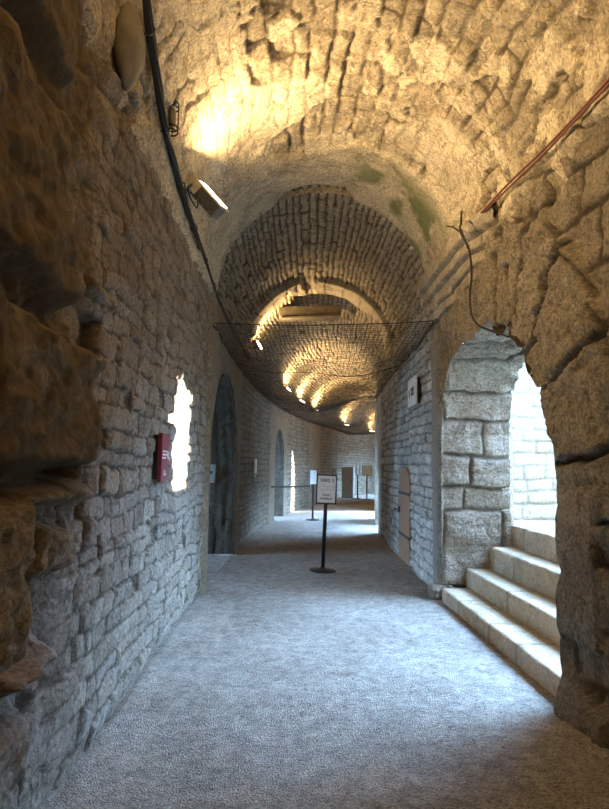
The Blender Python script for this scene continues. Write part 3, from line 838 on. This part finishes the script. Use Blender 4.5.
# ---- floodlight with bracket, at the left springing
fl_r = tag(empty('floodlight', (-.66, 5.20, 3.90)), 'grey ribbed floodlight tilted up on a bracket at left edge of vault', 'floodlight')
ax = Vector((.68, .05, -.73)).normalized(); nz = Vector((.60, -.25, .52)); nz = (nz - ax*nz.dot(ax)).normalized(); ay = nz.cross(ax)
M3 = Matrix((ax, ay, nz)).transposed()
def loc(a, b, c): v_ = M3 @ Vector((a, b, c)); return tuple(v_)
bd = MB().box(loc(.02, 0, -.05), (.30, .20, .09), M3, .006)
for k in range(9): bd.box(loc(-.11 + .034*k, 0, -.10), (.012, .19, .05), M3)
bd.build('housing', M['grey_metal'], fl_r)
MB().box(loc(.02, 0, .004), (.34, .23, .018), M3, .003).build('front_frame', M['beige_metal'], fl_r)
MB().box(loc(.02, 0, .017), (.28, .18, .008), M3, .002).build('lens', M['glass_lit'], fl_r)
yk = MB(); yk.box(loc(-.10, .115, -.05), (.06, .012, .10), M3, .002); yk.box(loc(-.10, -.115, -.05), (.06, .012, .10), M3, .002)
yk.box(loc(-.165, 0, -.06), (.012, .24, .05), M3, .002); yk.tube([loc(-.165, 0, -.06), (-.16, 0, .08), (-.22, 0, .08)], .016, 8)
yk.build('bracket', M['beige_metal'], fl_r)
MB().box((-.17, -.04, .085), (.10, .09, .075), None, .006).build('junction_box', M['light_grey'], fl_r)
MB().tube([loc(-.05, 0, -.12), (-.12, -.02, -.14), (-.19, 0, -.02), (-.20, 0, .05)], .006, 6).build('cord', M['cable'], fl_r, True)

# ---- small wire cage lamp
cg = tag(empty('cage_lamp', (-.84, 4.2, 4.01)), 'small black wire cage lamp on the vault above the floodlight', 'lamp')
cgm = MB()
for z in (-.11, -.075, .075, .11):
    cgm.tube([(.05*math.cos(t), .05*math.sin(t), z) for t in np.linspace(0, 2*PI, 13)], .006, 5, 0)
for t in np.linspace(0, 2*PI, 5)[:-1]: cgm.tube([(.05*math.cos(t), .05*math.sin(t), -.11), (.05*math.cos(t), .05*math.sin(t), .11)], .005, 5, 0)
cgm.build('cage', M['dark_iron'], cg)
MB().lathe([(.02, -.07), (.032, -.05), (.032, .05), (.02, .07)], n=14).build('bulb', M['mortar'], cg, True)
MB().lathe([(.036, .105), (.036, .14), (.02, .15)], n=14).build('cap', M['dark_iron'], cg, True)

# ---- light strips along the left springing of the far bays
GS = ['first', 'second', 'third', 'fourth', 'fifth', 'sixth']
for k, (y, z) in enumerate(STR):
    x = float(off(y)) + XL + .13; a = -math.atan(3*.00019*y*y)
    r = tag(empty('light_strip', (x, y, z), (0, 0, a)), '%s glowing strip from the near end along the vault above the net' % GS[k], 'light strip', 'light strips along the passage vault')
    L = .75
    MB().box((0, 0, 0), (.07, L, .035), None, .004).build('housing', M['grey_metal'], r)
    MB().box((.045, 0, .004), (.03, L*.96, .032), None, .006).build('tube', M['strip_lit'], r)
    for q in (-.3, .3): MB().box((-.05, q*L, 0), (.09, .02, .02)).build('bracket', M['dark_iron'], r)

# ---- cable bundle along the left springing
cp = [(2.2, 4.36), (2.8, 4.20), (3.3, 4.06), (4.03, 3.88), (5.0, 3.79), (6.2, 3.70), (7.4, 3.60), (8.5, 3.56), (10, 3.55), (11.5, 3.52)]
cb = tag(empty('cable_bundle', (surf_left(4.1, 3.3), 3.3, 4.13)), 'thick bundle of black cables running along the left springing of the vault', 'cables')
for k in range(5):
    pts = []
    for i, (y, z) in enumerate(cp):
        for q in range(3):
            if i == len(cp)-1 and q: break
            t = q/3; yy = y + (cp[min(i+1, len(cp)-1)][0]-y)*t; zz = z + (cp[min(i+1, len(cp)-1)][1]-z)*t
            ph = yy*3.1 + k*2*PI/5; rr = .016 + .006*math.sin(yy*5 + k)
            x = surf_left(zz, yy) + .045 + .008*math.sin(yy*2.3)
            p = Vector((x + rr*math.cos(ph), yy, zz + rr*math.sin(ph))) - cb.location; pts.append(tuple(p))
    MB().tube(pts, .0125, 6, 2).build('cable', M['cable'], cb, True)
for i in range(7):
    yy = 2.6 + i*.75; zz = float(np.interp(yy, [c[0] for c in cp], [c[1] for c in cp])); x = surf_left(zz, yy) + .045
    p = Vector((x, yy, zz)) - cb.location
    MB().tube([tuple(p + Vector((.036*math.cos(t), 0, .036*math.sin(t)))) for t in np.linspace(0, 2*PI, 11)], .005, 5, 0).build('tie', M['dark_iron'], cb)

# ---- red-brown cable pair on the right
def rline(dz, dx, seed):
    P = [(2.3, 3.60), (2.8, 3.62), (3.21, 3.635), (3.78, 3.67), (4.46, 3.73), (5.14, 3.79), (5.35, 3.83)]
    return [(surf_right(z, y) - .06 - dx, y, z + dz + .008*math.sin(seed + y*4)) for y, z in P]
rc = tag(empty('cable_run', (XR - .05, 3.8, 3.67)), 'pair of red brown cables crossing the upper right wall to the cornice', 'cables')
for dz, dx, sd in ((0, 0, 1), (.022, .008, 3)):
    MB().tube([tuple(Vector(p) - rc.location) for p in rline(dz, dx, sd)], .009, 6, 5).build('cable', M['red_cable'], rc, True)
hw = [(1.72, 5.55, 3.98), (1.69, 5.45, 3.92), (1.64, 5.30, 3.76), (1.62, 5.27, 3.66), (1.70, 5.27, 3.5), (1.76, 5.38, 3.3), (1.77, 5.47, 3.12), (1.77, 5.42, 2.92), (1.78, 5.25, 2.78), (1.80, 4.95, 2.66), (1.84, 4.7, 2.56)]
hw2 = [(1.66, 5.85, 3.95), (1.65, 5.60, 3.84), (1.645, 5.40, 3.72), (1.63, 5.27, 3.68), (1.69, 5.26, 3.5)]
hwo = tag(empty('hanging_wire', (1.65, 5.27, 3.7)), 'thin black wires hanging over the cornice down to the stair arch', 'wire')
MB().tube([tuple(Vector(p) - hwo.location) for p in hw], .010, 6, 5).build('wire', M['cable'], hwo, True)
MB().tube([tuple(Vector(p) - hwo.location) for p in hw2], .008, 6, 5).build('wire', M['cable'], hwo, True)

# ---- smooth mortar lump
def lump():
    n, m = 40, 30; P = []; F = []
    for i in range(n):
        a = i/(n-1)
        for j in range(m):
            b = 2*PI*j/m; r = math.sin(PI*min(a, .999))**.6 * (1 - .35*a)
            yy = .20*r*math.cos(b); zz = .36*(a - .5)*-2 * .72; xx = .10*r*math.sin(b)
            q = 1 + .10*float(fbm(a*3, math.cos(b), 1.5, 3, 401))
            P.append((xx*q, yy*q, zz))
    for i in range(n-1):
        for j in range(m): F.append((i*m+j, i*m+(j+1) % m, (i+1)*m+(j+1) % m, (i+1)*m+j))
    o = MB().add(P, F).build('mortar_lump', M['mortar'], None, True); return o
lu = lump(); lu.location = (surf_left(3.84, 3.3) + .03, 3.17, 3.80)
tag(lu, 'smooth grey mortar lump bulging from the upper left wall beside the cables', 'mortar')

# ---- dark stone slab under the vault in the second bay
ds = MB().box((0, 0, .03), (1.30, .50, .22), Matrix.Rotation(-.05, 3, 'Y'), .02); ds.box((.02, -.22, -.10), (1.25, .12, .05), Matrix.Rotation(-.08, 3, 'Y'), .01)
dso = ds.build('stone_slab', M['dark_slab']); dso.location = (.58, 12.5, 4.68)
tag(dso, 'dark flat stone slab wedged across the crown of the vault', 'slab')

# ---- suspended net
NY0, NY1 = 7.2, 27.5
def netpt(t, y):
    """t 0..1 across; hung from both walls, sagging between"""
    xl = float(off(y)) + XL + .05; xr = float(off(y)) + XR - .05
    zl = 3.20 - .10*min(1, (y - NY0)/6); zr = 3.20 + .10*math.exp(-(y - NY0)/.4) - .06*min(1, (y-NY0)/6)
    sg = (.16 + .05*math.sin(y*1.1) + .16*min(1, (y-NY0)/3)) * min(1, .08 + (y - NY0)/1.6)
    return (xl + (xr - xl)*t, y + (.12*(1 - (2*t-1)**2) if y < NY0 + .01 else .12*(1-(2*t-1)**2)*math.exp(-(y-NY0))), zl + (zr - zl)*t - sg*4*t*(1-t)*(.8 + .2*math.sin(3*t*PI + y*.7)))
def net_mesh():
    ys = []; y = NY0
    while y < NY1: ys.append(y); y += .062 if y < 14 else .085
    nx = 44; G = np.array([[netpt(i/nx, y) for i in range(nx+1)] for y in ys])
    G[1:] += (np.random.RandomState(3).rand(*G[1:].shape) - .5)*.010
    A = []; B = []
    A.append(G[:-1].reshape(-1, 3)); B.append(G[1:].reshape(-1, 3))
    A.append(G[:, :-1].reshape(-1, 3)); B.append(G[:, 1:].reshape(-1, 3))
    A = np.concatenate(A); B = np.concatenate(B); d = B - A; d /= np.linalg.norm(d, axis=1)[:, None]
    up = np.array([0, 0, 1.]); s1 = np.cross(d, up); s1 /= np.linalg.norm(s1, axis=1)[:, None]; s2 = np.cross(d, s1)
    rad = .0034; V = []
    for base in (A, B):
        for k in range(3):
            t = 2*PI*k/3; V.append(base + rad*(s1*math.cos(t) + s2*math.sin(t)))
    N = len(A); P = np.stack(V, 1).reshape(-1, 3); b = np.arange(N)[:, None]*6
    F = np.concatenate([b + np.array([[k, (k+1) % 3, 3+(k+1) % 3, 3+k]]) for k in range(3)])
    return P, F
nr = tag(empty('suspended_net', (CX, NY0, 3.2)), 'black safety net slung across the passage under the vault between both walls', 'net')
P, F = net_mesh(); np_mesh('netting', P - np.array([CX, NY0, 3.2]), F, M['net'], parent=nr)
def rel(p): return tuple(Vector(p) - nr.location)
MB().tube([rel(netpt(t, NY0)) for t in np.linspace(0, 1, 25)], .007, 6, 0).build('front_rope', M['net'], nr, True)
for t0, nm in ((0, 'side_rope'), (1, 'side_rope')):
    e = MB()
    e.tube([rel(Vector(netpt(t0, y)) + Vector((.0, 0, -.035*abs(math.sin(y*3.3))))) for y in np.arange(NY0, NY1, .16)], .013, 6, 0)
    e.tube([rel(Vector(netpt(t0, y)) + Vector((.03*(1-2*t0), 0, -.05*abs(math.sin(y*4.1 + 1))))) for y in np.arange(NY0, NY1, .16)], .006, 5, 0)
    e.build(nm, M['net'], nr, True)
for y in (9.9, 13.4, 17, 21):
    MB().tube([rel(Vector(netpt(t, y)) + Vector((0, 0, .03*math.sin(PI*t)))) for t in np.linspace(0, 1, 17)], .006, 5, 0).build('cross_rope', M['net'], nr, True)
for y in (7.25, 7.6, 8.1, 8.6, 9.2):
    for t0 in (0, 1):
        p = Vector(netpt(t0, y)); sx = (1-2*t0)
        MB().tube([rel(p + Vector((-.06*sx, 0, .02))), rel(p + Vector((0, .0, .02))), rel(p + Vector((.02*sx, 0, -.01))), rel(p + Vector((0, 0, -.025)))], .006, 5, 3).build('hook', M['light_grey'], nr, True)

# ---- raised threshold across the passage near the far end
x0 = float(off(24)); 
slab('floor.001', float(off(22.4)) + XL - .2, float(off(26)) + XR + 3.5, 23.6, 40, -.02, .10, M['gravel'])
vs = scene.view_settings
vs.view_transform = 'Standard'; vs.look = 'None'; vs.gamma = 1; vs.use_curve_mapping = False; vs.exposure = 0.0
scene.cycles.use_denoising = True
scene.cycles.max_bounces = 8; scene.cycles.diffuse_bounces = 6
